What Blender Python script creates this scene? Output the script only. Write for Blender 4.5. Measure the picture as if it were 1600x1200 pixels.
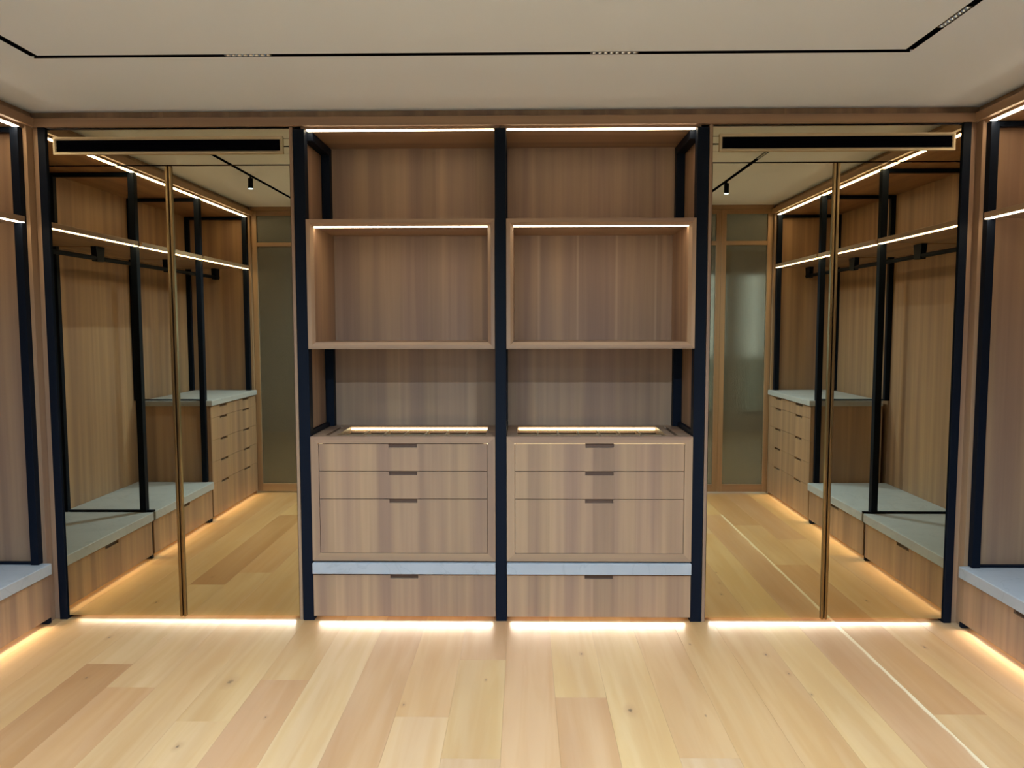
import bpy, bmesh, math, random
from mathutils import Matrix, Vector
random.seed(7)
for o in list(bpy.data.objects): bpy.data.objects.remove(o)
S = bpy.context.scene
C = S.collection

# ------------------------------------------------------------------ camera
F_PX, PITCH, YAW, ROLL = 1196.09, 0.07495, 0.0156, -0.00165
CAM = Vector((0.1215, -4.0276, 1.5833))
fwd = Vector((-math.sin(YAW)*math.cos(PITCH), math.cos(YAW)*math.cos(PITCH), -math.sin(PITCH)))
rt = Vector((math.cos(YAW), math.sin(YAW), 0)); up = rt.cross(fwd)
r2 = math.cos(ROLL)*rt + math.sin(ROLL)*up; u2 = -math.sin(ROLL)*rt + math.cos(ROLL)*up
cd = bpy.data.cameras.new('camera'); cam = bpy.data.objects.new('camera', cd); C.objects.link(cam)
M = Matrix((r2, u2, -fwd)).transposed().to_4x4(); M.translation = CAM
cam.matrix_world = M
cd.sensor_fit = 'HORIZONTAL'; cd.sensor_width = 36; cd.lens = F_PX/1600*36; cd.clip_start = .02
S.camera = cam

# ------------------------------------------------------------------ world, daylight, exposure
w = bpy.data.worlds.new('world'); S.world = w; w.use_nodes = True
bg = w.node_tree.nodes['Background']; bg.inputs[0].default_value = (.58, .78, 1, 1); bg.inputs[1].default_value = 2.6
S.view_settings.view_transform = 'Standard'; S.view_settings.look = 'None'
S.view_settings.gamma = 1; S.view_settings.exposure = 0.46; S.view_settings.use_curve_mapping = False
WIN = (-2.0, 3.12, 0.25, 2.4, -7.5)          # hall window x0 x1 z0 z1 y
pl = bpy.data.lights.new('window_portal', 'AREA'); pl.shape = 'RECTANGLE'; pl.size = WIN[1]-WIN[0]; pl.size_y = WIN[3]-WIN[2]
pl.cycles.is_portal = True
po = bpy.data.objects.new('window_portal', pl); C.objects.link(po)
po.location = ((WIN[0]+WIN[1])/2, WIN[4]-.12, (WIN[2]+WIN[3])/2); po.rotation_euler = (math.pi/2, 0, 0)

LED_TOP, LED_SHELF, LED_TOE, LED_BOX, LED_CASE = 11.0, 13.0, 3.0, 12.0, 6.0
LED_SIDE = 22.0
TOE_W = .32                      # watts per metre of the toe lights
HALL_FILL_W = 50.0
MODULE_W = 20.0
WARM = (1.0, .83, .57)
TOEC = (1.0, .88, .70)
COOL = (.54, .77, 1.0)

# ------------------------------------------------------------------ room dimensions (metres)
H, W, L = 2.70, 2.43, 3.20
DEP = 0.60                      # depth of the side bays
XB = W + DEP

# ------------------------------------------------------------------ materials
def new_mat(name):
    m = bpy.data.materials.new(name); m.use_nodes = True
    nt = m.node_tree; b = nt.nodes['Principled BSDF']
    return m, nt, b
def N(nt, t, **k):
    n = nt.nodes.new(t)
    for a, v in k.items(): setattr(n, a, v)
    return n
def math_node(nt, op, a, b=None, c=None):
    n = N(nt, 'ShaderNodeMath', operation=op)
    for i, v in enumerate((a, b, c)):
        if v is None: continue
        if isinstance(v, (int, float)): n.inputs[i].default_value = v
        else: nt.links.new(v, n.inputs[i])
    return n.outputs[0]
def mixc(nt, fac, a, b, mode='MIX'):
    n = N(nt, 'ShaderNodeMix', data_type='RGBA', blend_type=mode)
    for i, v in ((0, fac), (6, a), (7, b)):
        if isinstance(v, (int, float)): n.inputs[i].default_value = v
        elif isinstance(v, tuple): n.inputs[i].default_value = v if len(v) == 4 else v+(1,)
        else: nt.links.new(v, n.inputs[i])
    return n.outputs[2]
def srgb(r, g, b):
    f = lambda c: (c/255/12.92) if c/255 <= .04045 else ((c/255+.055)/1.055)**2.4
    return (f(r), f(g), f(b), 1)
def plain(name, col, rough=.5, metal=0, spec=.5):
    m, nt, b = new_mat(name)
    b.inputs['Base Color'].default_value = col; b.inputs['Roughness'].default_value = rough
    b.inputs['Metallic'].default_value = metal; b.inputs['Specular IOR Level'].default_value = spec
    return m

def veneer(name, grain, base, dark, light, band=.115, rough=.42, seam=None):
    """oak veneer; grain = axis index the fibres run along; joined from leaves of about `band` metres"""
    m, nt, b = new_mat(name)
    tc = N(nt, 'ShaderNodeTexCoord'); oi = N(nt, 'ShaderNodeObjectInfo')
    add = N(nt, 'ShaderNodeVectorMath', operation='ADD')
    nt.links.new(tc.outputs['Object'], add.inputs[0]); nt.links.new(oi.outputs['Location'], add.inputs[1])
    sc = [38, 38, 38]; sc[grain] = .9
    mp = N(nt, 'ShaderNodeMapping'); mp.inputs['Scale'].default_value = sc
    nt.links.new(add.outputs[0], mp.inputs[0])
    n1 = N(nt, 'ShaderNodeTexNoise'); n1.inputs['Scale'].default_value = 1; n1.inputs['Detail'].default_value = 3; n1.inputs['Roughness'].default_value = .6
    nt.links.new(mp.outputs[0], n1.inputs[0])
    mp2 = N(nt, 'ShaderNodeMapping'); sc2 = [13, 13, 13]; sc2[grain] = .35; mp2.inputs['Scale'].default_value = sc2
    nt.links.new(add.outputs[0], mp2.inputs[0])
    n2 = N(nt, 'ShaderNodeTexNoise'); n2.inputs['Scale'].default_value = 1; n2.inputs['Detail'].default_value = 2
    nt.links.new(mp2.outputs[0], n2.inputs[0])
    sep = N(nt, 'ShaderNodeSeparateXYZ'); nt.links.new(add.outputs[0], sep.inputs[0])
    ax = [i for i in range(3) if i != grain]
    t = math_node(nt, 'ADD', sep.outputs[ax[0]], math_node(nt, 'MULTIPLY', sep.outputs[ax[1]], 1.37))
    fl = math_node(nt, 'FLOOR', math_node(nt, 'DIVIDE', t, band))
    wn = N(nt, 'ShaderNodeTexWhiteNoise', noise_dimensions='1D'); nt.links.new(fl, wn.inputs['W'])
    q2 = N(nt, 'ShaderNodeMapRange'); q2.inputs[1].default_value = .34; q2.inputs[2].default_value = .66; nt.links.new(n2.outputs[0], q2.inputs[0])
    c1 = mixc(nt, q2.outputs[0], dark, light)
    c2 = mixc(nt, .6, base, c1)
    # fine fibre lines
    fib = N(nt, 'ShaderNodeMapRange'); fib.inputs[1].default_value = .35; fib.inputs[2].default_value = .7
    fib.inputs[3].default_value = .93; fib.inputs[4].default_value = 1.05
    nt.links.new(n1.outputs[0], fib.inputs[0])
    leaf = N(nt, 'ShaderNodeMapRange'); leaf.inputs[3].default_value = .90; leaf.inputs[4].default_value = 1.09
    nt.links.new(wn.outputs[0], leaf.inputs[0])
    k = math_node(nt, 'MULTIPLY', fib.outputs[0], leaf.outputs[0])
    vm = N(nt, 'ShaderNodeVectorMath', operation='SCALE'); nt.links.new(c2, vm.inputs[0]); nt.links.new(k, vm.inputs['Scale'])
    out = vm.outputs[0]
    if seam:       # a paler line where the veneer leaves meet
        fr = math_node(nt, 'ABSOLUTE', math_node(nt, 'SUBTRACT', math_node(nt, 'FRACT', math_node(nt, 'DIVIDE', math_node(nt, 'SUBTRACT', sep.outputs[0], seam[0]), seam[1])), .5))
        sm = N(nt, 'ShaderNodeMapRange'); sm.inputs[1].default_value = .0; sm.inputs[2].default_value = .045; sm.inputs[3].default_value = .55; sm.inputs[4].default_value = 0
        nt.links.new(fr, sm.inputs[0]); out = mixc(nt, sm.outputs[0], out, srgb(196, 166, 134))
    nt.links.new(out, b.inputs['Base Color'])
    b.inputs['Roughness'].default_value = rough; b.inputs['Specular IOR Level'].default_value = .35
    bp = N(nt, 'ShaderNodeBump'); bp.inputs['Strength'].default_value = .12; bp.inputs['Distance'].default_value = .002
    nt.links.new(n1.outputs[0], bp.inputs['Height']); nt.links.new(bp.outputs[0], b.inputs['Normal'])
    return m
VB, VD, VL = srgb(160, 129, 104), srgb(140, 110, 92), srgb(182, 148, 112)
M_VZ = veneer('veneer_upright', 2, VB, VD, VL)
M_VX = veneer('veneer_lengthwise', 0, VB, VD, VL, band=.4)
M_VY = veneer('veneer_crosswise', 1, VB, VD, VL, band=.4)
M_SEAM = veneer('veneer_upright_seamed', 2, VB, VD, VL, seam=(.095, .2245))
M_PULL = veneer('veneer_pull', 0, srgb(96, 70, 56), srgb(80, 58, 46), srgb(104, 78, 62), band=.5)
M_TOE = plain('toe_oak', srgb(196, 158, 112), .5)
M_BLACK = plain('black_metal', (.0035, .0065, .014, 1), .55, 0, .12)
M_DARK = plain('dark_void', (.002, .002, .004, 1), .9, 0, .02)
M_BRONZE = plain('bronze_profile', srgb(150, 126, 88), .28, 1)
M_STEEL = plain('brushed_profile', srgb(120, 118, 112), .3, 1)
M_GRILLE = plain('champagne_aluminium', srgb(196, 176, 142), .45, .35)
M_SILVER = plain('reflector_silver', srgb(190, 195, 200), .2, 1)
M_WALLP = plain('hall_plaster', srgb(196, 188, 176), .8)
M_FELT = plain('tray_felt', srgb(150, 122, 88), .9)

def mirror_mat():
    m = bpy.data.materials.new('bronze_mirror'); m.use_nodes = True; nt = m.node_tree; nt.nodes.clear()
    g = N(nt, 'ShaderNodeBsdfGlossy'); g.inputs['Color'].default_value = (.65, .585, .40, 1); g.inputs['Roughness'].default_value = 0
    o = N(nt, 'ShaderNodeOutputMaterial'); nt.links.new(g.outputs[0], o.inputs[0]); return m
M_MIRROR = mirror_mat()

def thin_glass(name, tint, gl=.08):
    m = bpy.data.materials.new(name); m.use_nodes = True; nt = m.node_tree; nt.nodes.clear()
    t = N(nt, 'ShaderNodeBsdfTransparent'); t.inputs[0].default_value = tint
    g = N(nt, 'ShaderNodeBsdfGlossy'); g.inputs['Roughness'].default_value = .02
    x = N(nt, 'ShaderNodeMixShader'); x.inputs[0].default_value = gl
    o = N(nt, 'ShaderNodeOutputMaterial')
    nt.links.new(t.outputs[0], x.inputs[1]); nt.links.new(g.outputs[0], x.inputs[2]); nt.links.new(x.outputs[0], o.inputs[0]); return m
M_CLEAR = thin_glass('clear_glass', (.94, .96, .95, 1), .06)

def reeded_mat():
    m, nt, b = new_mat('reeded_bronze_glass')
    tc = N(nt, 'ShaderNodeTexCoord')
    wv = N(nt, 'ShaderNodeTexWave', wave_type='BANDS', bands_direction='X'); wv.inputs['Scale'].default_value = 22
    nt.links.new(tc.outputs['Object'], wv.inputs[0])
    bp = N(nt, 'ShaderNodeBump'); bp.inputs['Strength'].default_value = .22; bp.inputs['Distance'].default_value = .004
    nt.links.new(wv.outputs[0], bp.inputs['Height']); nt.links.new(bp.outputs[0], b.inputs['Normal'])
    b.inputs['Base Color'].default_value = srgb(150, 144, 134); b.inputs['Roughness'].default_value = .12
    b.inputs['Transmission Weight'].default_value = .72; b.inputs['IOR'].default_value = 1.2
    return m
M_REED = reeded_mat()

def emit(name, col, s):
    m = bpy.data.materials.new(name); m.use_nodes = True; nt = m.node_tree; nt.nodes.clear()
    e = N(nt, 'ShaderNodeEmission'); e.inputs[0].default_value = col+(1,); e.inputs[1].default_value = s
    o = N(nt, 'ShaderNodeOutputMaterial'); nt.links.new(e.outputs[0], o.inputs[0]); return m
M_LTOP = emit('led_header', WARM, LED_TOP); M_LSIDE = emit('led_side_header', WARM, LED_SIDE); M_LSH = emit('led_shelf', WARM, LED_SHELF)
M_LTOE = emit('led_toe', TOEC, LED_TOE); M_LBOX = emit('led_display_box', WARM, LED_BOX); M_LCASE = emit('led_case', (1, .78, .42), LED_CASE)
M_LDOT = emit('led_cell', COOL, 3.0)

def ceiling_mat():
    m, nt, b = new_mat('ceiling_paint')
    n = N(nt, 'ShaderNodeTexNoise'); n.inputs['Scale'].default_value = 1.3; n.inputs['Detail'].default_value = 2
    tc = N(nt, 'ShaderNodeTexCoord'); nt.links.new(tc.outputs['Object'], n.inputs[0])
    nt.links.new(mixc(nt, n.outputs[0], srgb(229, 236, 247), srgb(233, 239, 249)), b.inputs['Base Color'])
    b.inputs['Roughness'].default_value = .75; b.inputs['Specular IOR Level'].default_value = .2; return m
M_CEIL = ceiling_mat()

def stone_mat():
    m, nt, b = new_mat('grey_stone')
    tc = N(nt, 'ShaderNodeTexCoord'); oi = N(nt, 'ShaderNodeObjectInfo')
    add = N(nt, 'ShaderNodeVectorMath', operation='ADD'); nt.links.new(tc.outputs['Object'], add.inputs[0]); nt.links.new(oi.outputs['Location'], add.inputs[1])
    n = N(nt, 'ShaderNodeTexNoise'); n.inputs['Scale'].default_value = 3.5; n.inputs['Detail'].default_value = 6; n.inputs['Distortion'].default_value = 1.2
    nt.links.new(add.outputs[0], n.inputs[0])
    n2 = N(nt, 'ShaderNodeTexNoise'); n2.inputs['Scale'].default_value = 2.2; n2.inputs['Detail'].default_value = 5; n2.inputs['Distortion'].default_value = 2.0
    nt.links.new(add.outputs[0], n2.inputs[0])
    v = math_node(nt, 'ABSOLUTE', math_node(nt, 'SUBTRACT', n2.outputs[0], .5))
    mr = N(nt, 'ShaderNodeMapRange'); mr.inputs[1].default_value = 0; mr.inputs[2].default_value = .018; mr.inputs[3].default_value = .18; mr.inputs[4].default_value = 0
    nt.links.new(v, mr.inputs[0])
    c = mixc(nt, n.outputs[0], srgb(160, 162, 165), srgb(180, 182, 184))
    nt.links.new(mixc(nt, mr.outputs[0], c, srgb(112, 114, 118)), b.inputs['Base Color'])
    b.inputs['Roughness'].default_value = .5; b.inputs['Specular IOR Level'].default_value = .35; return m
M_STONE = stone_mat()

KNOTS = [(-1.193, -.735, .022), (-1.19, -1.26, .012), (-.93, -1.04, .007), (.561, -.966, .018), (.40, -.42, .010), (1.29, -.42, .010),
         (1.33, -.62, .009), (-.385, -.93, .008), (.95, -.30, .006), (-1.86, -.70, .010), (1.36, -.82, .007), (-.05, -.70, .006),
         (2.1, -.32, .010), (-2.0, -.25, .011), (-1.35, -1.9, .02), (1.45, -1.6, .02), (.9, -2.2, .02), (-1.0, -2.5, .02)]
def oak_floor(name, sap=False):
    m, nt, b = new_mat(name)
    geo = N(nt, 'ShaderNodeNewGeometry'); oi = N(nt, 'ShaderNodeObjectInfo')
    sep = N(nt, 'ShaderNodeSeparateXYZ'); nt.links.new(geo.outputs['Position'], sep.inputs[0])
    off = math_node(nt, 'MULTIPLY', oi.outputs['Random'], 37.0)
    cx = N(nt, 'ShaderNodeCombineXYZ'); nt.links.new(math_node(nt, 'MULTIPLY', sep.outputs[0], 16), cx.inputs[0])
    nt.links.new(math_node(nt, 'MULTIPLY', sep.outputs[1], 1.1), cx.inputs[1]); nt.links.new(off, cx.inputs[2])
    n1 = N(nt, 'ShaderNodeTexNoise'); n1.inputs['Scale'].default_value = 1; n1.inputs['Detail'].default_value = 4; n1.inputs['Distortion'].default_value = .7
    nt.links.new(cx.outputs[0], n1.inputs[0])
    cx2 = N(nt, 'ShaderNodeCombineXYZ'); nt.links.new(math_node(nt, 'MULTIPLY', sep.outputs[0], 4.5), cx2.inputs[0])
    nt.links.new(math_node(nt, 'MULTIPLY', sep.outputs[1], .8), cx2.inputs[1]); nt.links.new(off, cx2.inputs[2])
    n2 = N(nt, 'ShaderNodeTexNoise'); n2.inputs['Scale'].default_value = 1; n2.inputs['Detail'].default_value = 2
    nt.links.new(cx2.outputs[0], n2.inputs[0])
    col = oi.outputs['Color']
    c1 = mixc(nt, 1.0, col, (.93, .88, .78), 'MULTIPLY'); 
    a = N(nt, 'ShaderNodeMapRange'); a.inputs[1].default_value = .38; a.inputs[2].default_value = .62; nt.links.new(n1.outputs[0], a.inputs[0])
    c = mixc(nt, a.outputs[0], c1, col)
    a2 = N(nt, 'ShaderNodeMapRange'); a2.inputs[1].default_value = .35; a2.inputs[2].default_value = .65; nt.links.new(n2.outputs[0], a2.inputs[0])
    c = mixc(nt, a2.outputs[0], mixc(nt, 1.0, c, (.92, .88, .84), 'MULTIPLY'), mixc(nt, 1.0, c, (1.05, 1.06, 1.02), 'MULTIPLY'))
    # knots: a few at their own places on the floor, each a small dark eye in a browner halo
    nz = N(nt, 'ShaderNodeTexNoise'); nz.inputs['Scale'].default_value = 45; nz.inputs['Detail'].default_value = 2
    nt.links.new(geo.outputs['Position'], nz.inputs[0])
    wob = math_node(nt, 'MULTIPLY', math_node(nt, 'SUBTRACT', nz.outputs[0], .5), 1.1)
    tot = None
    for kx, ky, kr in KNOTS:
        dx = math_node(nt, 'DIVIDE', math_node(nt, 'SUBTRACT', sep.outputs[0], kx), kr*.75)
        dy = math_node(nt, 'DIVIDE', math_node(nt, 'SUBTRACT', sep.outputs[1], ky), kr*1.5)
        d = math_node(nt, 'SQRT', math_node(nt, 'ADD', math_node(nt, 'MULTIPLY', dx, dx), math_node(nt, 'MULTIPLY', dy, dy)))
        d = math_node(nt, 'ADD', d, wob)
        tot = d if tot is None else math_node(nt, 'MINIMUM', tot, d)
    eye = N(nt, 'ShaderNodeMapRange'); eye.inputs[1].default_value = .15; eye.inputs[2].default_value = .75; eye.inputs[3].default_value = .8; eye.inputs[4].default_value = 0
    nt.links.new(tot, eye.inputs[0])
    halo = N(nt, 'ShaderNodeMapRange'); halo.inputs[1].default_value = .5; halo.inputs[2].default_value = 2.6; halo.inputs[3].default_value = .38; halo.inputs[4].default_value = 0
    nt.links.new(tot, halo.inputs[0])
    c = mixc(nt, halo.outputs[0], c, srgb(150, 108, 72)); c = mixc(nt, eye.outputs[0], c, srgb(70, 52, 42))
    # little checks and pin knots
    vo = N(nt, 'ShaderNodeTexVoronoi'); vo.inputs['Scale'].default_value = 1
    cx3 = N(nt, 'ShaderNodeCombineXYZ'); nt.links.new(math_node(nt, 'MULTIPLY', sep.outputs[0], 5), cx3.inputs[0])
    nt.links.new(math_node(nt, 'MULTIPLY', sep.outputs[1], 2.1), cx3.inputs[1]); nt.links.new(vo.inputs[0].links[0].from_socket if vo.inputs[0].links else cx3.outputs[0], vo.inputs[0])
    pin = N(nt, 'ShaderNodeMapRange'); pin.inputs[1].default_value = .012; pin.inputs[2].default_value = .028; pin.inputs[3].default_value = .6; pin.inputs[4].default_value = 0
    nt.links.new(vo.outputs['Distance'], pin.inputs[0]); c = mixc(nt, pin.outputs[0], c, srgb(104, 76, 54))
    if sap:      # pale sapwood line along the board's edge
        nw = N(nt, 'ShaderNodeTexNoise', noise_dimensions='1D'); nw.inputs['Scale'].default_value = 3.0
        nt.links.new(sep.outputs[1], nw.inputs['W'])
        ed = math_node(nt, 'ADD', 1.774, math_node(nt, 'MULTIPLY', math_node(nt, 'SUBTRACT', nw.outputs[0], .5), .034))
        d = math_node(nt, 'SUBTRACT', sep.outputs[0], ed)
        s = N(nt, 'ShaderNodeMapRange'); s.inputs[1].default_value = -.004; s.inputs[2].default_value = .003; nt.links.new(d, s.inputs[0])
        c = mixc(nt, math_node(nt, 'MULTIPLY', s.outputs[0], .8), c, srgb(226, 205, 168))
    nt.links.new(c, b.inputs['Base Color'])
    b.inputs['Roughness'].default_value = .36; b.inputs['Specular IOR Level'].default_value = .4
    bp = N(nt, 'ShaderNodeBump'); bp.inputs['Strength'].default_value = .05; bp.inputs['Distance'].default_value = .002
    nt.links.new(n1.outputs[0], bp.inputs['Height']); nt.links.new(bp.outputs[0], b.inputs['Normal'])
    return m
M_OAK = oak_floor('oak_plank'); M_SAP = oak_floor('oak_plank_sapwood', True)

# ------------------------------------------------------------------ builders
BASE = {}
def link(name, me, mat, parent, base):
    o = bpy.data.objects.new(name, me); C.objects.link(o)
    if mat: me.materials.append(mat)
    if parent is not None: o.parent = parent
    else: o.location = base
    BASE[o] = base
    return o
def tag(o, label, cat, group=None):
    o['label'] = label; o['category'] = cat
    if group: o['group'] = group
    return o
def thing(name, label, cat, loc, group=None):
    o = bpy.data.objects.new(name, None); C.objects.link(o); o.location = loc; o.empty_display_size = .1
    BASE[o] = Vector(loc); return tag(o, label, cat, group)
def add_box(bm, x0, x1, y0, y1, z0, z1, bev=0):
    x0, x1 = sorted((x0, x1)); y0, y1 = sorted((y0, y1)); z0, z1 = sorted((z0, z1))
    r = bmesh.ops.create_cube(bm, size=1)
    for v in r['verts']:
        v.co = Vector((x0+(v.co.x+.5)*(x1-x0), y0+(v.co.y+.5)*(y1-y0), z0+(v.co.z+.5)*(z1-z0)))
    if bev:
        bev = min(bev, .3*min(x1-x0, y1-y0, z1-z0))
        es = list({e for v in r['verts'] for e in v.link_edges})
        bmesh.ops.bevel(bm, geom=es, offset=bev, segments=1, affect='EDGES')
def finish(name, bm, mat, parent=None, base=None):
    b = BASE[parent] if parent is not None else Vector(base or (0, 0, 0))
    bmesh.ops.translate(bm, verts=bm.verts, vec=-b)
    bmesh.ops.recalc_face_normals(bm, faces=bm.faces)
    me = bpy.data.meshes.new(name); bm.to_mesh(me); bm.free()
    return link(name, me, mat, parent, b)
def boxes(name, lst, mat, parent=None, base=None, bev=.0012):
    bm = bmesh.new()
    for t in lst: add_box(bm, *t, bev=bev)
    return finish(name, bm, mat, parent, base)
def box(name, dims, mat, parent=None, base=None, bev=.0012):
    return boxes(name, [dims], mat, parent, base, bev)
def structure(o): o['kind'] = 'structure'; return o
def prism(bm, pts, a, b):
    """polygon pts (3-vectors) swept from pts to pts+(b-a) along vector"""
    vs = [bm.verts.new(p) for p in pts]; f = bm.faces.new(vs)
    r = bmesh.ops.extrude_face_region(bm, geom=[f])
    bmesh.ops.translate(bm, verts=[v for v in r['geom'] if isinstance(v, bmesh.types.BMVert)], vec=b)
def cyl(bm, p0, p1, r, seg=16, r1=None):
    p0, p1 = Vector(p0), Vector(p1); d = p1-p0
    q = d.to_track_quat('Z', 'Y').to_matrix().to_4x4()
    bmesh.ops.create_cone(bm, cap_ends=True, segments=seg, radius1=r, radius2=r if r1 is None else r1, depth=d.length,
                          matrix=Matrix.Translation((p0+p1)/2) @ q)
PW, PH = .150, .020
def drawer(name, axis, a0, a1, z0, z1, d0, depth, pulls, mat, parent, pull_mat=M_PULL, pw=PW, ph=PH):
    """drawer front with routed finger notches in its top edge. axis 'x': front in the x-z plane facing -y at y=d0;
    axis 'y': front in the y-z plane at x=d0, going `depth` (signed) away from the room"""
    a0, a1 = sorted((a0, a1))
    pts = [(a0, z0), (a1, z0), (a1, z1)]
    for p in sorted(pulls, reverse=True):
        pts += [(p+pw/2, z1), (p+pw/2, z1-ph), (p-pw/2, z1-ph), (p-pw/2, z1)]
    pts.append((a0, z1))
    bm = bmesh.new()
    if axis == 'x': prism(bm, [Vector((a, d0, z)) for a, z in pts], None, Vector((0, depth, 0)))
    else: prism(bm, [Vector((d0, a, z)) for a, z in pts], None, Vector((depth, 0, 0)))
    o = finish(name, bm, mat, parent)
    sg = 1 if depth > 0 else -1
    for p in pulls:
        e0, e1 = d0+sg*.013, d0+sg*.019
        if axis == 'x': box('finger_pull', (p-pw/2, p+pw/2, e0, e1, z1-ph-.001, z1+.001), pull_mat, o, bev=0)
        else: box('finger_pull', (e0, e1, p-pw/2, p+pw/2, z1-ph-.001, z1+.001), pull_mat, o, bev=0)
    return o
def frame_side(name, side, x0, x1, z0, z1, y0, y1, t, ch, mat, parent):
    """one mitred board of a box frame lying in the x-z plane, with a chamfer round the inside of its front edge"""
    prof = [(0, y0), (t-ch, y0), (t, y0+ch), (t, y1), (0, y1)]
    def corner(cx, cz, u):
        return (x0+u if cx == 0 else x1-u, z0+u if cz == 0 else z1-u)
    ends = {'bottom': ((0, 0), (1, 0)), 'top': ((0, 1), (1, 1)), 'left': ((0, 0), (0, 1)), 'right': ((1, 0), (1, 1))}[side]
    bm = bmesh.new(); rows = []
    for e in ends:
        row = []
        for u, y in prof:
            x, z = corner(e[0], e[1], u); row.append(bm.verts.new((x, y, z)))
        rows.append(row)
    n = len(prof)
    for i in range(n): bm.faces.new((rows[0][i], rows[0][(i+1) % n], rows[1][(i+1) % n], rows[1][i]))
    bm.faces.new(rows[0]); bm.faces.new(rows[1][::-1])
    return finish(name, bm, mat, parent)

# ------------------------------------------------------------------ floor
SIDE = {-1: "on the plain display box's side", 1: "on the pale-seamed display box's side"}
floor = structure(boxes('floor', [(-XB-.05, XB+.05, .5, -L-.05, -.06, -.016)], M_TOE, bev=0))
BASE[floor] = Vector((0, 0, 0))
PALE, YEL, TAN, PINK, DARK, GREY = [srgb(*c) for c in ((202, 164, 122), (200, 160, 115), (195, 152, 108), (193, 149, 110), (187, 142, 99), (194, 156, 120))]
E0, PITCHW = .035, .2195
JOINTS = {   # column: ([joint y from the back wall forward], [tone of each board])
 -11: ([-.95], [YEL, TAN]), -10: ([-1.5], [YEL, YEL]), -9: ([-.556, -2.3], [PALE, DARK, YEL]), -8: ([-.79, -2.6], [PALE, TAN, PALE]), -7: ([-1.7], [YEL, TAN]),
 -6: ([-1.075, -2.9], [YEL, PALE, TAN]), -5: ([-.71, -2.2], [YEL, PINK, PALE]), -4: ([-1.55], [PALE, TAN]), -3: ([-1.95], [PINK, YEL]),
 -2: ([-1.03, -2.5], [TAN, PALE, PINK]), -1: ([-.49, -1.33, -2.8], [PINK, YEL, GREY, TAN]), 0: ([-1.8], [PINK, YEL]),
 1: ([-.86, -2.4], [YEL, PINK, PALE]), 2: ([-1.62], [YEL, TAN]), 3: ([-1.315, -2.7], [TAN, GREY, YEL]), 4: ([-1.9], [TAN, PINK]),
 5: ([-1.45], [TAN, YEL]), 6: ([-1.75], [YEL, GREY]), 7: ([-2.35], [PINK, YEL]), 8: ([-.985, -2.0], [DARK, YEL, DARK]), 9: ([-1.6], [YEL, PINK]), 10: ([-1.2], [GREY, YEL])}
YB, YF = .12, -3.26
for k in range(-12, 12):
    js, tones = JOINTS.get(k, ([-1.4], [YEL, TAN]))
    ys = [YB]+js+[YF]
    for i in range(len(ys)-1):
        x0, x1 = E0+PITCHW*k, E0+PITCHW*(k+1); g = .0002
        p = box('plank', (x0+g, x1-g, ys[i+1]+g, ys[i]-g, -.016, 0), M_SAP if (k == 7 and i == 0) else M_OAK, floor, bev=.0003)
        c = tones[i]; j = random.uniform(.96, 1.03); p.color = (c[0]*j, c[1]*j*random.uniform(.98, 1.02), c[2]*j, 1)

# ------------------------------------------------------------------ ceiling with a slot for the lighting track
TX0, TX1, TY0, TY1, TW = -1.90, 1.685, -.795, -2.78, .016       # slot centre lines and half width
YR = -L-.05
cs = [(TX0+TW, TX1-TW, TY1+TW, TY0-TW, H, H+.03), (-XB-.07, XB+.07, TY0+TW, .65, H, H+.03), (-XB-.07, XB+.07, YR, TY1-TW, H, H+.03),
      (-XB-.07, TX0-TW, TY1-TW, TY0+TW, H, H+.03), (TX1+TW, XB+.07, TY1-TW, TY0+TW, H, H+.03)]
structure(boxes('ceiling', cs, M_CEIL, bev=0))
trk = thing('lighting_track', 'black track channel recessed in the ceiling as a large rectangle', 'track', (0, -1.8, H))
for d in ((TX0-TW, TX1+TW, TY0-TW, TY0+TW), (TX0-TW, TX1+TW, TY1-TW, TY1+TW), (TX0-TW, TX0+TW, TY1+TW, TY0-TW), (TX1-TW, TX1+TW, TY1+TW, TY0-TW)):
    a0, a1, b0, b1 = min(d[:2])+.0005, max(d[:2])-.0005, min(d[2:])+.0005, max(d[2:])-.0005
    bl = [(a0, a1, b0, b1, H+.012, H+.04)]
    bl += [(a0, a1, b0, b0+.0015, H-.0005, H+.012), (a0, a1, b1-.0015, b1, H-.0005, H+.012)] if a1-a0 > b1-b0 else [(a0, a0+.0015, b0, b1, H-.0005, H+.012), (a1-.0015, a1, b0, b1, H-.0005, H+.012)]
    boxes('channel', bl, M_DARK, trk, bev=0)

# ------------------------------------------------------------------ back wall behind the shelving
wb = structure(box('wall_back', (-XB-.07, XB+.07, .60, .65, 0, H), M_WALLP, bev=0))
for s in (-1, 1):
    box('back_panel', (s*.002, s*1.06, .45, .468, 0, 2.62), M_VZ, wb)
    box('side_panel', (s*1.036, s*1.052, .062, .45, .03, 2.615), M_VZ, wb)
    box('soffit_panel', (s*.002, s*1.036, .012, .45, 2.603, 2.618), M_VX, wb)
box('divider_panel', (-.011, .011, .062, .45, .03, 2.603), M_VZ, wb)

# header over the whole back wall, and its light lines
t1 = structure(box('trim_1', (-W, W, -.018, .012, 2.616, 2.661), M_VX))
box('upper_fascia', (-W-.028, W+.028, .024, .04, 2.661, H), M_VZ, t1)
for s in (-1, 1):
    box('led_strip', (s*.034, s*1.008, .0135, .0435, 2.6000, 2.6025), M_LTOP, t1, bev=0)

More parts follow.
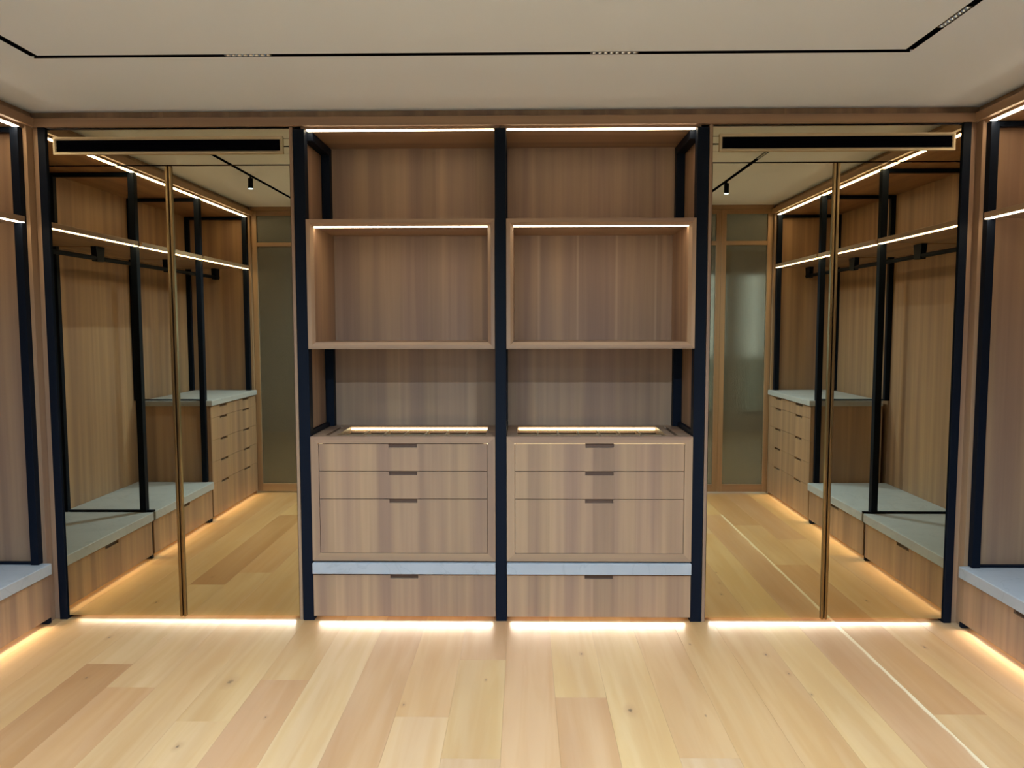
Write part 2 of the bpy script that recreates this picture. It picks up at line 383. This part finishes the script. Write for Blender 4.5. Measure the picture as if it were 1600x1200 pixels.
# ------------------------------------------------------------------ black steel frames of the shelving
def shelf_frame(xo, xi, s, label):
    """front post from xo to xi (towards the bay on side s; s=0 both)"""
    xc = (xo+xi)/2
    t = thing('shelf_frame', label, 'frame', (xc, .2, 0), 'steel frames of the shelving')
    box('front_post', (xo, xi, -.012, .05, 0, 2.6), M_BLACK, t)
    if s == 0: rng = [(-.028, .028)]
    else: rng = [(s*.985, s*1.034)]
    a, b = rng[0]
    box('back_post', (a, b, .40, .448, 1.004, 1.4665), M_BLACK, t)
    box('back_post', (a, b, .40, .448, 2.1405, 2.6), M_BLACK, t)
    box('top_rail', (a, b, .05, .40, 2.555, 2.6), M_BLACK, t)
    box('middle_rail', (a if s == 0 else s*1.0125, b, .05, .40, 1.004, 1.03), M_BLACK, t)
shelf_frame(-1.07, -1.012, -1, 'black steel frame at the outer end of the shelving, '+SIDE[-1])
shelf_frame(1.07, 1.012, 1, 'black steel frame at the outer end of the shelving, '+SIDE[1])
shelf_frame(-.029, .029, 0, 'black steel frame in the middle, between the two display boxes')

def lamp(parent, loc, power, sx, sy, spread=2.75, col=COOL, aim=None):
    d = bpy.data.lights.new('lamp', 'AREA'); d.shape = 'RECTANGLE'; d.size = sx; d.size_y = sy; d.energy = power; d.color = col; d.spread = spread
    o = bpy.data.objects.new('lamp', d); C.objects.link(o); o.parent = parent; o.location = Vector(loc)-BASE[parent]
    if aim is not None:
        z = -Vector(aim).normalized(); x = Vector((0, 0, 1)).cross(z).normalized(); y = z.cross(x)
        o.rotation_euler = Matrix((x, y, z)).transposed().to_euler()
    return o
def toe_light(parent, dims, aim, k=1.0):
    """light tape in a toe recess: the tape itself and the light it throws forward over the floor"""
    x0, x1, y0, y1, z0, z1 = dims
    box('led_strip', dims, M_LTOE, parent, bev=0)
    ln = max(abs(x1-x0), abs(y1-y0)); c = Vector(((x0+x1)/2, (y0+y1)/2, (z0+z1)/2)) + Vector((aim[0], aim[1], 0))*.008
    lamp(parent, c, TOE_W*ln*k, ln, .005, spread=1.15, col=TOEC, aim=aim)
# ------------------------------------------------------------------ central bays: display box, drawer cabinet, bench drawer
for s in (-1, 1):
    xa, xb = sorted((s*1.0105, s*.0305)); xm = (xa+xb)/2
    inner = 'with plain dark veneer' if s < 0 else 'with paler seams in its veneer'
    # display box
    t = thing('display_box', 'open lit oak display box %s, above the drawers' % inner, 'display box', (xm, .2, 1.467), 'display boxes')
    z0, z1, y0, y1, th, ch = 1.467, 2.140, -.022, .448, .036, .016
    for sd, mt in (('bottom', M_VX), ('top', M_VX), ('left', M_VZ), ('right', M_VZ)):
        frame_side({'bottom': 'bottom_board', 'top': 'top_board'}.get(sd, 'side_board'), sd, xa, xb, z0, z1, y0, y1, th, ch, mt, t)
    box('back_board', (xa+th-.002, xb-th+.002, .424, .440, z0+th-.002, z1-th+.002), M_VZ if s < 0 else M_SEAM, t)
    box('led_strip', (xa+th, xb-th, -.005, .020, z1-th-.003, z1-th), M_LBOX, t, bev=0)
    # drawer cabinet with a glass-topped jewellery tray
    z0, z1 = .333, 1.003
    t = thing('drawer_cabinet', 'oak cabinet of three drawers with lit glass tray, '+SIDE[s],
              'cabinet', (xm, .2, z0), 'drawer cabinets of the shelving')
    ct = .042; y0 = -.022
    for sd, mt in (('bottom', M_VX), ('left', M_VZ), ('right', M_VZ)):
        frame_side({'bottom': 'bottom_board'}.get(sd, 'side_board'), sd, xa, xb, z0, z1, y0, .448, ct, 0.0005, mt, t)
    ox0, ox1 = sorted((s*.885, s*.085)); oy0, oy1 = .03, .385
    sx0, sx1 = sorted((s*.945, s*.925))
    u0, u1 = xa+.0, xb-.0
    top = frame_side('top_board', 'top', xa, xb, z0, z1, y0, oy0, ct-.006, .0005, M_VX, t)
    tb = [(u0, u1, oy1, .448, z1-.036, z1)]
    xs = sorted([(ox0, ox1), (sx0, sx1)])
    cur = u0
    for a, b in xs: tb.append((cur, a, oy0, oy1, z1-.036, z1)); cur = b
    tb.append((cur, u1, oy0, oy1, z1-.036, z1))
    boxes('top_surround', tb, M_VX, t, bev=0)
    box('tray_pull_slot', (sx0, sx1, oy0, oy1, z1-.03, z1-.024), M_DARK, t, bev=0)
    tr = box('tray_floor', (ox0, ox1, oy0, oy1, z1-.075, z1-.068), M_FELT, t, bev=0)
    n = 7
    for i in range(1, n):
        x = ox0+(ox1-ox0)*i/n
        box('divider', (x-.004, x+.004, oy0+.012, oy1-.02, z1-.068, z1-.016), M_VY, tr, bev=0)
    box('divider', (ox0, ox1, .20, .208, z1-.068, z1-.018), M_VX, tr, bev=0)
    box('led_strip', (ox0+.005, ox1-.005, oy1-.010, oy1-.001, z1-.018, z1-.006), M_LCASE, t, bev=0)
    # added glowing strip behind the top drawer, imitating tray light leaking round it
    lx0, lx1 = xa+ct, xb-ct
    for a, b in (((lx0, lx1),) if s > 0 else ((lx0, lx0+.02), (lx1-.02, lx1))):
        box('led_strip', (a+.001, b-.001, .004, .008, .9600, .9665), M_LCASE, t, bev=0)
    box('glass_lid', (ox0+.001, ox1-.001, oy0+.001, oy1-.001, z1-.0055, z1-.0005), M_CLEAR, t, bev=0)
    g = .0022; fa, fb = xa+ct+g, xb-ct-g
    box('backing', (xa+ct, xb-ct, .03, .04, z0+ct, z1-.09), M_VX, t, bev=0)
    for a, b in ((.376, .668), (.670, .817), (.819, .9645)):
        drawer('drawer', 'x', fa, fb, a+.0008, b-.0008, y0+.002, .02, [(xa+xb)/2], M_VZ, t)
    # stone shelf and low drawer
    st = box('stone_top', (xa, xb, -.036, .448, .264, .3235), M_STONE, base=(xm, .2, .264), bev=.002)
    tag(st, 'grey stone slab under a drawer cabinet, '+SIDE[s], 'stone slab', 'stone slabs of the shelving')
    t = thing('low_drawer_unit', 'low oak drawer under the shelving, '+SIDE[s], 'drawer unit', (xm, .2, 0), 'low drawers of the shelving')
    box('body', (xa+.002, xb-.002, .002, .445, .030, .2635), M_VX, t, bev=0)
    box('plinth', (xa+.002, xb-.002, .07, .09, 0.0, .030), M_TOE, t, bev=0)
    toe_light(t, (xa+.02, xb-.02, .024, .032, .023, .029), (0, -1, -.17))
    drawer('drawer', 'x', xa+.001, xb-.001, .029, .2565, -.022, .02, [(xa+xb)/2], M_VZ, t)

# ------------------------------------------------------------------ mirrored wardrobes
for s in (-1, 1):
    X0, X1 = 1.074, 2.401          # inner edge, outer edge
    t = thing('mirrored_wardrobe', 'tall wardrobe with two bronze mirror doors, '+SIDE[s], 'wardrobe', (s*1.74, .2, 0), 'mirrored wardrobes')
    box('side_panel', (s*X0, s*(X0+.017), -.006, .56, 0.0, 2.6155), M_VZ, t)
    box('side_panel', (s*2.385, s*X1, .055, .56, 0.0, 2.6155), M_VZ, t)
    box('outer_post', (s*2.360, s*X1, -.012, .05, 0, 2.6155), M_BLACK, t)
    mx0, mx1 = X0+.019, 2.358
    box('back', (s*mx0, s*mx1, .54, .56, .02, 2.61), M_VZ, t, bev=0)
    box('top', (s*mx0, s*mx1, .03, .54, 2.605, 2.6155), M_VX, t, bev=0)
    box('plinth', (s*mx0, s*mx1, .05, .07, 0, .02), M_TOE, t, bev=0)
    box('floor_board', (s*mx0, s*mx1, .024, .54, .021, .035), M_VX, t, bev=0)
    toe_light(t, (s*(mx0+.03), s*(mx1-.05), .028, .035, .0145, .0205), (0, -1, -.17))
    spl = 1.727
    for a, b, lab in ((mx0, spl, 0), (spl, mx1, 1)):
        d = box('door', (s*(a+.001), s*(b-.001), .004, .022, .020, 2.4185), M_DARK, t, bev=0)
        hx = (spl-.018, spl-.002) if lab == 0 else (spl+.002, spl+.018)
        m0, m1 = (a+.0015, hx[0]) if lab == 0 else (hx[1], b-.0015)
        box('mirror_pane', (s*m0, s*m1, 0, .004, .0205, 2.418), M_MIRROR, d, bev=0)
        h = boxes('edge_profile', [(s*(hx[0]+.0008), s*(hx[1]-.0008), -.012, .004, .0165, 2.418)], M_BRONZE, d, bev=.003)
    d = box('upper_panel', (s*mx0, s*mx1, .004, .02, 2.424, 2.604), M_DARK, t, bev=0)
    gx0, gx1, gz0, gz1 = 1.125, 2.322, 2.478, 2.566
    box('mirror_pane', (s*mx0, s*mx1, 0, .004, 2.4245, gz0+.001), M_MIRROR, d, bev=0)
    box('mirror_pane', (s*mx0, s*mx1, 0, .004, 2.5555, 2.6035), M_MIRROR, d, bev=0)
    box('mirror_pane', (s*mx0, s*(gx0+.004), 0, .004, gz0+.0015, 2.5535), M_MIRROR, d, bev=0)
    box('mirror_pane', (s*(gx1-.004), s*mx1, 0, .004, gz0+.0015, 2.5535), M_MIRROR, d, bev=0)
    g = thing('air_grille', 'long air slot in champagne frame over mirrors, '+SIDE[s], 'air grille', (s*1.72, -.008, gz0), 'air grilles above the mirror doors')
    for sd, nm in (('bottom', 'frame_bar'), ('top', 'frame_bar'), ('left', 'frame_bar'), ('right', 'frame_bar')):
        x0, x1 = sorted((s*gx0, s*gx1))
        frame_side(nm, sd, x0, x1, gz0, gz1, -.012, -.0005, .015, .006, M_GRILLE, g)
    box('slot_backing', (s*(gx0+.014), s*(gx1-.014), -.004, -.0005, gz0+.014, gz1-.014), M_DARK, g, bev=0)
    for i in range(3):
        z = gz0+.026+i*.018
        box('blade', (s*(gx0+.015), s*(gx1-.015), -.009, -.004, z-.0012, z+.0012), M_DARK, g, bev=0)

# corner stiles between wardrobes and side bays
for i, s in enumerate((-1, 1)):
    t = structure(box('trim_%d' % (4+i), (s*2.4015, s*W, -.004, .04, 0, 2.616), M_VZ))
    box('stile', (s*(W+.0005), s*(W+.022), -.056, .04, 0, 2.616), M_VZ, t)

# ------------------------------------------------------------------ side bays
PYS = [-.072, -1.086, -2.098, -3.128]         # centre lines of the four steel frames
PHW = .0225
for s in (-1, 1):
    side = 'left' if s < 0 else 'right'
    wl = structure(box('wall_'+side, (s*(XB+.02), s*(XB+.07), .60, YR, 0, H), M_WALLP, bev=0))
    for i in range(3):
        box('back_panel', (s*XB, s*(XB+.018), PYS[i]-.001, PYS[i+1]+.001, 0, 2.62), M_VZ, wl)
    box('end_panel', (s*(W+.023), s*(XB-.001), -.046, -.028, 0, 2.603), M_VZ, wl)
    box('end_panel', (s*(W+.023), s*(XB-.001), -3.155, -3.172, 0, 2.603), M_VZ, wl)
    box('soffit_panel', (s*(W+.012), s*XB, -.03, -3.17, 2.603, 2.618), M_VY, wl)
    hd = structure(box('trim_%d' % (2 if s < 0 else 3), (s*(W-.018), s*(W+.012), -.0185, -L, 2.616, 2.661), M_VY))
    box('upper_fascia', (s*(W+.024), s*(W+.04), .0235, -L, 2.661, H), M_VZ, hd)
    tr = structure(box('trim_%d' % (6 if s < 0 else 7), (s*(W+.0005), s*(W+.022), -3.150, -L, 0, 2.616), M_VZ))
    pos = ('beside the mirrored wardrobe', 'between the two benches', 'between bench and drawer chest', 'at the glass doors')
    # steel frames
    for i, py in enumerate(PYS):
        low = .327 if i < 2 else (.327 if i == 2 else .990)
        t = thing('partition_frame', 'black side bay frame '+pos[i]+', '+SIDE[s], 'frame', (s*(W+.3), py, 0), 'side bay frames '+pos[i])
        box('front_post', (s*(W+.020), s*(W+.062), py-PHW, py+PHW, low, 2.6), M_BLACK, t)
        box('back_post', (s*(XB-.040), s*(XB-.002), py-PHW*.8, py+PHW*.8, .327 if i < 2 else .990, 2.6), M_BLACK, t)
        box('top_rail', (s*(W+.062), s*(XB-.04), py-PHW*.8, py+PHW*.8, 2.575, 2.6), M_BLACK, t)
        if i == 2:
            box('base_rail', (s*(W+.064), s*(XB-.041), py+PHW-.018, py+PHW, .992, 1.003), M_BLACK, t)
        elif i < 2:
            box('base_rail', (s*(W-.028 if i == 1 else W+.064), s*(XB-.041), py-.012, py+.012, .3265, .338), M_BLACK, t)
        if i == 1: box('lower_panel', (s*(W-.005), s*(XB-.05), py-.012, py+.012, .0, .326), M_BLACK, t)
        if i == 0: box('foot', (s*(W-.012), s*(W+.06), py-PHW+.012, py+PHW-.008, 0, .0275), M_BLACK, t)
    # bays
    bay = ('bay beside the mirrored wardrobe', 'middle bay', 'bay above the drawer chest')
    for i in range(3):
        ya, yb = PYS[i]-PHW-.001, PYS[i+1]+PHW+.001
        ym = (ya+yb)/2
        box('led_strip', (s*(W+.0135), s*(W+.0400), ya+.002, yb-.002, 2.5995, 2.6025), M_LSIDE, hd, bev=0)
        sh = thing('lit_shelf', 'lit oak shelf in the '+bay[i]+', '+SIDE[s], 'shelf', (s*(W+.3), ym, 2.12), 'lit shelves, '+bay[i])
        box('board', (s*(W+.002), s*(XB-.001), ya+.0005+(.0 if i else 0), yb-.0005, 2.120, 2.150), M_VY, sh)
        box('led_strip', (s*(W+.006), s*(W+.030), ya+.002, yb-.002, 2.1165, 2.1195), M_LSH, sh, bev=0)
        rl = thing('hanging_rail', 'black clothes rail in the '+bay[i]+', '+SIDE[s], 'clothes rail', (s*(W+.3), ym, 2.02), 'clothes rails, '+bay[i])
        r0 = PYS[i]-(.08 if i else -.02); r1 = PYS[i+1]-.0796 if i < 2 else PYS[i+1]
        bm = bmesh.new(); cyl(bm, (s*(W+.30), r0, 2.042), (s*(W+.30), r1, 2.042), .015, 16); finish('rod', bm, M_BLACK, rl)
        for yc in ([PYS[0]-.06] if i == 0 else [])+[PYS[i+1]-.022 if i < 2 else PYS[i+1]+.06]:
            bm = bmesh.new()
            prism(bm, [Vector((s*(W+.284), yc-.054, 2.1195)), Vector((s*(W+.284), yc+.054, 2.1195)), Vector((s*(W+.284), yc+.040, 2.022)), Vector((s*(W+.284), yc-.040, 2.022))], None, Vector((s*.036, 0, 0)))
            finish('bracket', bm, M_BLACK, rl)
    # benches
    for i in range(2):
        ya = PYS[i]+(.014 if i == 0 else -.0135); yb = PYS[i+1]+(.0135 if i == 0 else .009)
        if i == 0: ya = -.0585
        ym = (ya+yb)/2; nm = ('beside the mirrored wardrobe', 'beside the drawer chest')[i]
        st = box('stone_top', (s*(W-.028), s*(XB-.001), ya, yb, .266, .3255), M_STONE, base=(s*(W+.3), ym, .266), bev=.003)
        tag(st, 'grey stone bench slab '+nm+', '+SIDE[s], 'stone slab', 'bench slabs '+nm)
        t = thing('bench_drawer_unit', 'low oak bench '+nm+', '+SIDE[s], 'bench', (s*(W+.3), ym, 0), 'benches '+nm)
        box('body', (s*(W+.008), s*(XB-.001), ya-.001, yb+.001, .031, .2655), M_VY, t, bev=0)
        box('plinth', (s*(W+.07), s*(W+.09), ya-.03, yb+.001, 0, .031), M_TOE, t, bev=0)
        toe_light(t, (s*(W+.025), s*(W+.033), ya-.06, yb+.02, .024, .030), (-s, 0, -.28), 2.8)
        drawer('drawer', 'y', ya-.002, yb+.002, .030, .2585, s*(W-.012), s*.02, [ym], M_VZ, t)
        if i: box('foot', (s*(W-.01), s*(W+.03), yb+.002, yb+.05, 0, .0295), M_BLACK, t)
    # chest of drawers
    ya, yb = PYS[2]-.006, -3.149
    ym = (ya+yb)/2
    st = box('stone_top', (s*(W-.026), s*(XB-.042), ya+.004, yb-.0, .944, .989), M_STONE, base=(s*(W+.3), ym, .944), bev=.003)
    tag(st, 'grey stone top of the drawer chest, '+SIDE[s], 'stone slab', 'stone tops of the drawer chests')
    t = thing('drawer_chest', 'oak chest of five drawers, '+SIDE[s], 'chest', (s*(W+.3), ym, 0), 'drawer chests')
    box('body', (s*(W+.008), s*(XB-.043), ya-.001, yb+.001, .031, .9435), M_VZ, t, bev=0)
    box('plinth', (s*(W+.07), s*(W+.09), ya-.001, yb+.001, 0, .031), M_TOE, t, bev=0)
    toe_light(t, (s*(W+.025), s*(W+.033), ya-.03, yb+.03, .024, .030), (-s, 0, -.28), 2.8)
    zz = [.030, .300, .480, .658, .842, .938]
    for a, b in zip(zz[:-1], zz[1:]):
        drawer('drawer', 'y', ya-.002, yb+.002, a+.001, b-.001, s*(W-.012), s*.02, [ym-.26, ym+.26], M_VZ, t, ph=.018)

# ------------------------------------------------------------------ glass doors at the rear, hall and its window
def glazed(name, x0, x1, y, door=True):
    x0, x1 = sorted((x0, x1)); sw = .046
    o = structure(box(name, (x0, x0+sw, y-.02, y+.02, .012, 2.66), M_VZ))
    box('stile', (x1-sw, x1, y-.02, y+.02, .012, 2.66), M_VZ, o)
    for a, b in ((.012, .085), (2.335, 2.372), (2.62, 2.66)): box('rail', (x0+sw, x1-sw, y-.02, y+.02, a, b), M_VX, o)
    box('glass_pane', (x0+sw, x1-sw, y-.004, y+.004, .085, 2.335), M_REED, o, bev=0)
    box('glass_pane', (x0+sw, x1-sw, y-.004, y+.004, 2.372, 2.62), M_REED, o, bev=0)
YD = -L-.005
glazed('door_1', -2.428, -1.955, YD); glazed('door_2', 2.428, 1.955, YD)
glazed('door_3', -1.953, -1.05, YD); glazed('door_4', 1.953, 1.05, YD)
wr = structure(boxes('wall_rear', [(-4.0, -W-.001, -L-.06, -L-.001, 0, H+.03), (4.5, W+.001, -L-.06, -L-.001, 0, H+.03), (-W-.001, W+.001, -L-.06, -L-.051, 2.66, H+.03)], M_WALLP, bev=0))
box('head_jamb', (-W, W, -L-.045, -L+.03, 2.661, H-.0005), M_VX, wr)
HX0, HX1, HY = -4.0, 4.5, WIN[4]
structure(box('floor_hall', (HX0, HX1, YF-.001, HY, -.06, 0), plain('hall_oak', srgb(200, 168, 124), .4), bev=0))
structure(box('ceiling_hall', (HX0, HX1, YR-.001, HY, H, H+.03), M_CEIL, bev=0))
structure(box('wall_hall_left', (HX0-.05, HX0, -L, HY, 0, H+.03), M_WALLP, bev=0))
structure(box('wall_hall_right', (HX1, HX1+.05, -L, HY, 0, H+.03), M_WALLP, bev=0))
structure(boxes('wall_hall_rear', [(HX0, WIN[0], HY-.1, HY, 0, H+.03), (WIN[1], 3.36, HY-.1, HY, 0, H+.03), (3.80, HX1, HY-.1, HY, 0, H+.03), (3.36, 3.80, HY-.1, HY, 0, WIN[2]), (3.36, 3.80, HY-.1, HY, WIN[3], H+.03), (WIN[0], WIN[1], HY-.1, HY, 0, WIN[2]), (WIN[0], WIN[1], HY-.1, HY, WIN[3], H+.03)], M_WALLP, bev=0))
n = 5; dx = (WIN[1]-WIN[0])/n
wn = structure(boxes('window_1', [(WIN[0], WIN[1], HY-.07, HY-.03, WIN[2], WIN[2]+.05), (WIN[0], WIN[1], HY-.07, HY-.03, WIN[3]-.05, WIN[3])], M_BLACK, bev=0))
for i in range(n+1):
    x = WIN[0]+dx*i; box('mullion', (max(WIN[0], x-.025), min(WIN[1], x+.025), HY-.07, HY-.03, WIN[2]+.05, WIN[3]-.05), M_BLACK, wn, bev=0)
for i in range(n):
    x = WIN[0]+dx*i; box('pane', (x+.025, x+dx-.025, HY-.054, HY-.048, WIN[2]+.05, WIN[3]-.05), M_CLEAR, wn, bev=0)
w2 = structure(boxes('window_2', [(3.36, 3.80, HY-.07, HY-.03, WIN[2], WIN[2]+.05), (3.36, 3.80, HY-.07, HY-.03, WIN[3]-.05, WIN[3]), (3.36, 3.40, HY-.07, HY-.03, WIN[2], WIN[3]), (3.76, 3.80, HY-.07, HY-.03, WIN[2], WIN[3])], M_BLACK, bev=0))
box('pane', (3.40, 3.76, HY-.054, HY-.048, WIN[2]+.05, WIN[3]-.05), M_CLEAR, w2, bev=0)
structure(box('ground', (-30, 30, HY-.2, HY-40, -.5, -.4), plain('garden_grass', srgb(112, 120, 108), .9), bev=0))

# ------------------------------------------------------------------ lamps on the track
def module(x, y, along, label, group=None, level=1.0):
    t = thing('linear_light', label, 'light', (x, y, H), group)
    ln, hw = .098, .0125
    def D(a0, a1, b0, b1, z0, z1): return (x+a0, x+a1, y+b0, y+b1, z0, z1) if along == 'x' else (x+b0, x+b1, y+a0, y+a1, z0, z1)
    boxes('housing', [D(-ln, ln, -hw, -hw+.002, H, H+.0115), D(-ln, ln, hw-.002, hw, H, H+.0115), D(-ln, -ln+.003, -hw, hw, H, H+.0115), D(ln-.003, ln, -hw, hw, H, H+.0115), D(-ln, ln, -hw, hw, H+.0095, H+.0115)], M_SILVER, t, bev=0)
    for i in range(8):
        a = -ln+.003+(i+.5)*(2*ln-.006)/8
        bm = bmesh.new(); c = (x+a, y) if along == 'x' else (x, y+a)
        r0, r1, k = .0112, .005, 10
        A = [bm.verts.new((c[0]+r0*math.cos(q*2*math.pi/k), c[1]+r0*math.sin(q*2*math.pi/k), H+.0005)) for q in range(k)]
        Bv = [bm.verts.new((c[0]+r1*math.cos(q*2*math.pi/k), c[1]+r1*math.sin(q*2*math.pi/k), H+.0085)) for q in range(k)]
        for q in range(k): bm.faces.new((A[q], A[(q+1) % k], Bv[(q+1) % k], Bv[q]))
        cell = finish('reflector_cell', bm, M_SILVER, t)
        bm = bmesh.new(); cyl(bm, (c[0], c[1], H+.0075), (c[0], c[1], H+.009), .0042, 10); finish('diode', bm, M_LDOT, cell)
    lamp(t, (x, y, H-.003), MODULE_W*level, .18 if along == 'x' else .02, .02 if along == 'x' else .18, spread=2.75 if level > 1 else 1.5)
module(-1.015, TY0, 'x', 'silver multi-cell linear light in the ceiling track, above a mirrored wardrobe edge', level=.08)
module(.492, TY0, 'x', 'silver multi-cell linear light in the ceiling track, above the pale-seamed display box', level=.08)
module(TX1, -1.13, 'y', 'silver multi-cell linear light above a bench beside the mirrored wardrobe', level=.25)
module(-.9, TY1, 'x', 'added silver linear light in the track along the glass doors, '+SIDE[-1], 'added track lights along the glass doors', level=2.2)  # this and the next module are unseen, added as the main room light
module(.8, TY1, 'x', 'added silver linear light in the track along the glass doors, '+SIDE[1], 'added track lights along the glass doors', level=2.2)
def spot(x, y):
    t = thing('track_spotlight', 'small black cylinder spotlight hanging from the track, '+SIDE[-1 if x < 0 else 1], 'spotlight', (x, y, H), 'cylinder spotlights')
    bm = bmesh.new(); cyl(bm, (x, y, H+.011), (x, y, H-.02), .006, 12); finish('stem', bm, M_BLACK, t)
    bm = bmesh.new(); cyl(bm, (x, y, H-.02), (x, y, H-.095), .019, 20); finish('can', bm, M_BLACK, t)
    bm = bmesh.new(); cyl(bm, (x, y, H-.095), (x, y, H-.099), .017, 20); finish('lens', bm, M_LDOT, t)
    lamp(t, (x, y, H-.101), MODULE_W*.55, .03, .03, spread=2.4)
spot(TX0, -1.70); spot(TX1, -2.0)

for x, lab in ((-.9, -1), (1.1, 1)):  # unseen hall fill lights, added to soften shadows in the shelving
    t = thing('hall_fill_light', 'added long fill light outside the glass doors, '+SIDE[lab], 'light', (x, -4.7, H), 'added hall fill lights')
    box('frame', (x-.16, x+.16, -5.3, -4.1, H-.022, H-.0005), M_GRILLE, t)
    box('diffuser', (x-.145, x+.145, -5.285, -4.115, H-.026, H-.0225), M_LDOT, t, bev=0)
    lamp(t, (x, -4.7, H-.030), HALL_FILL_W, .28, 1.16)
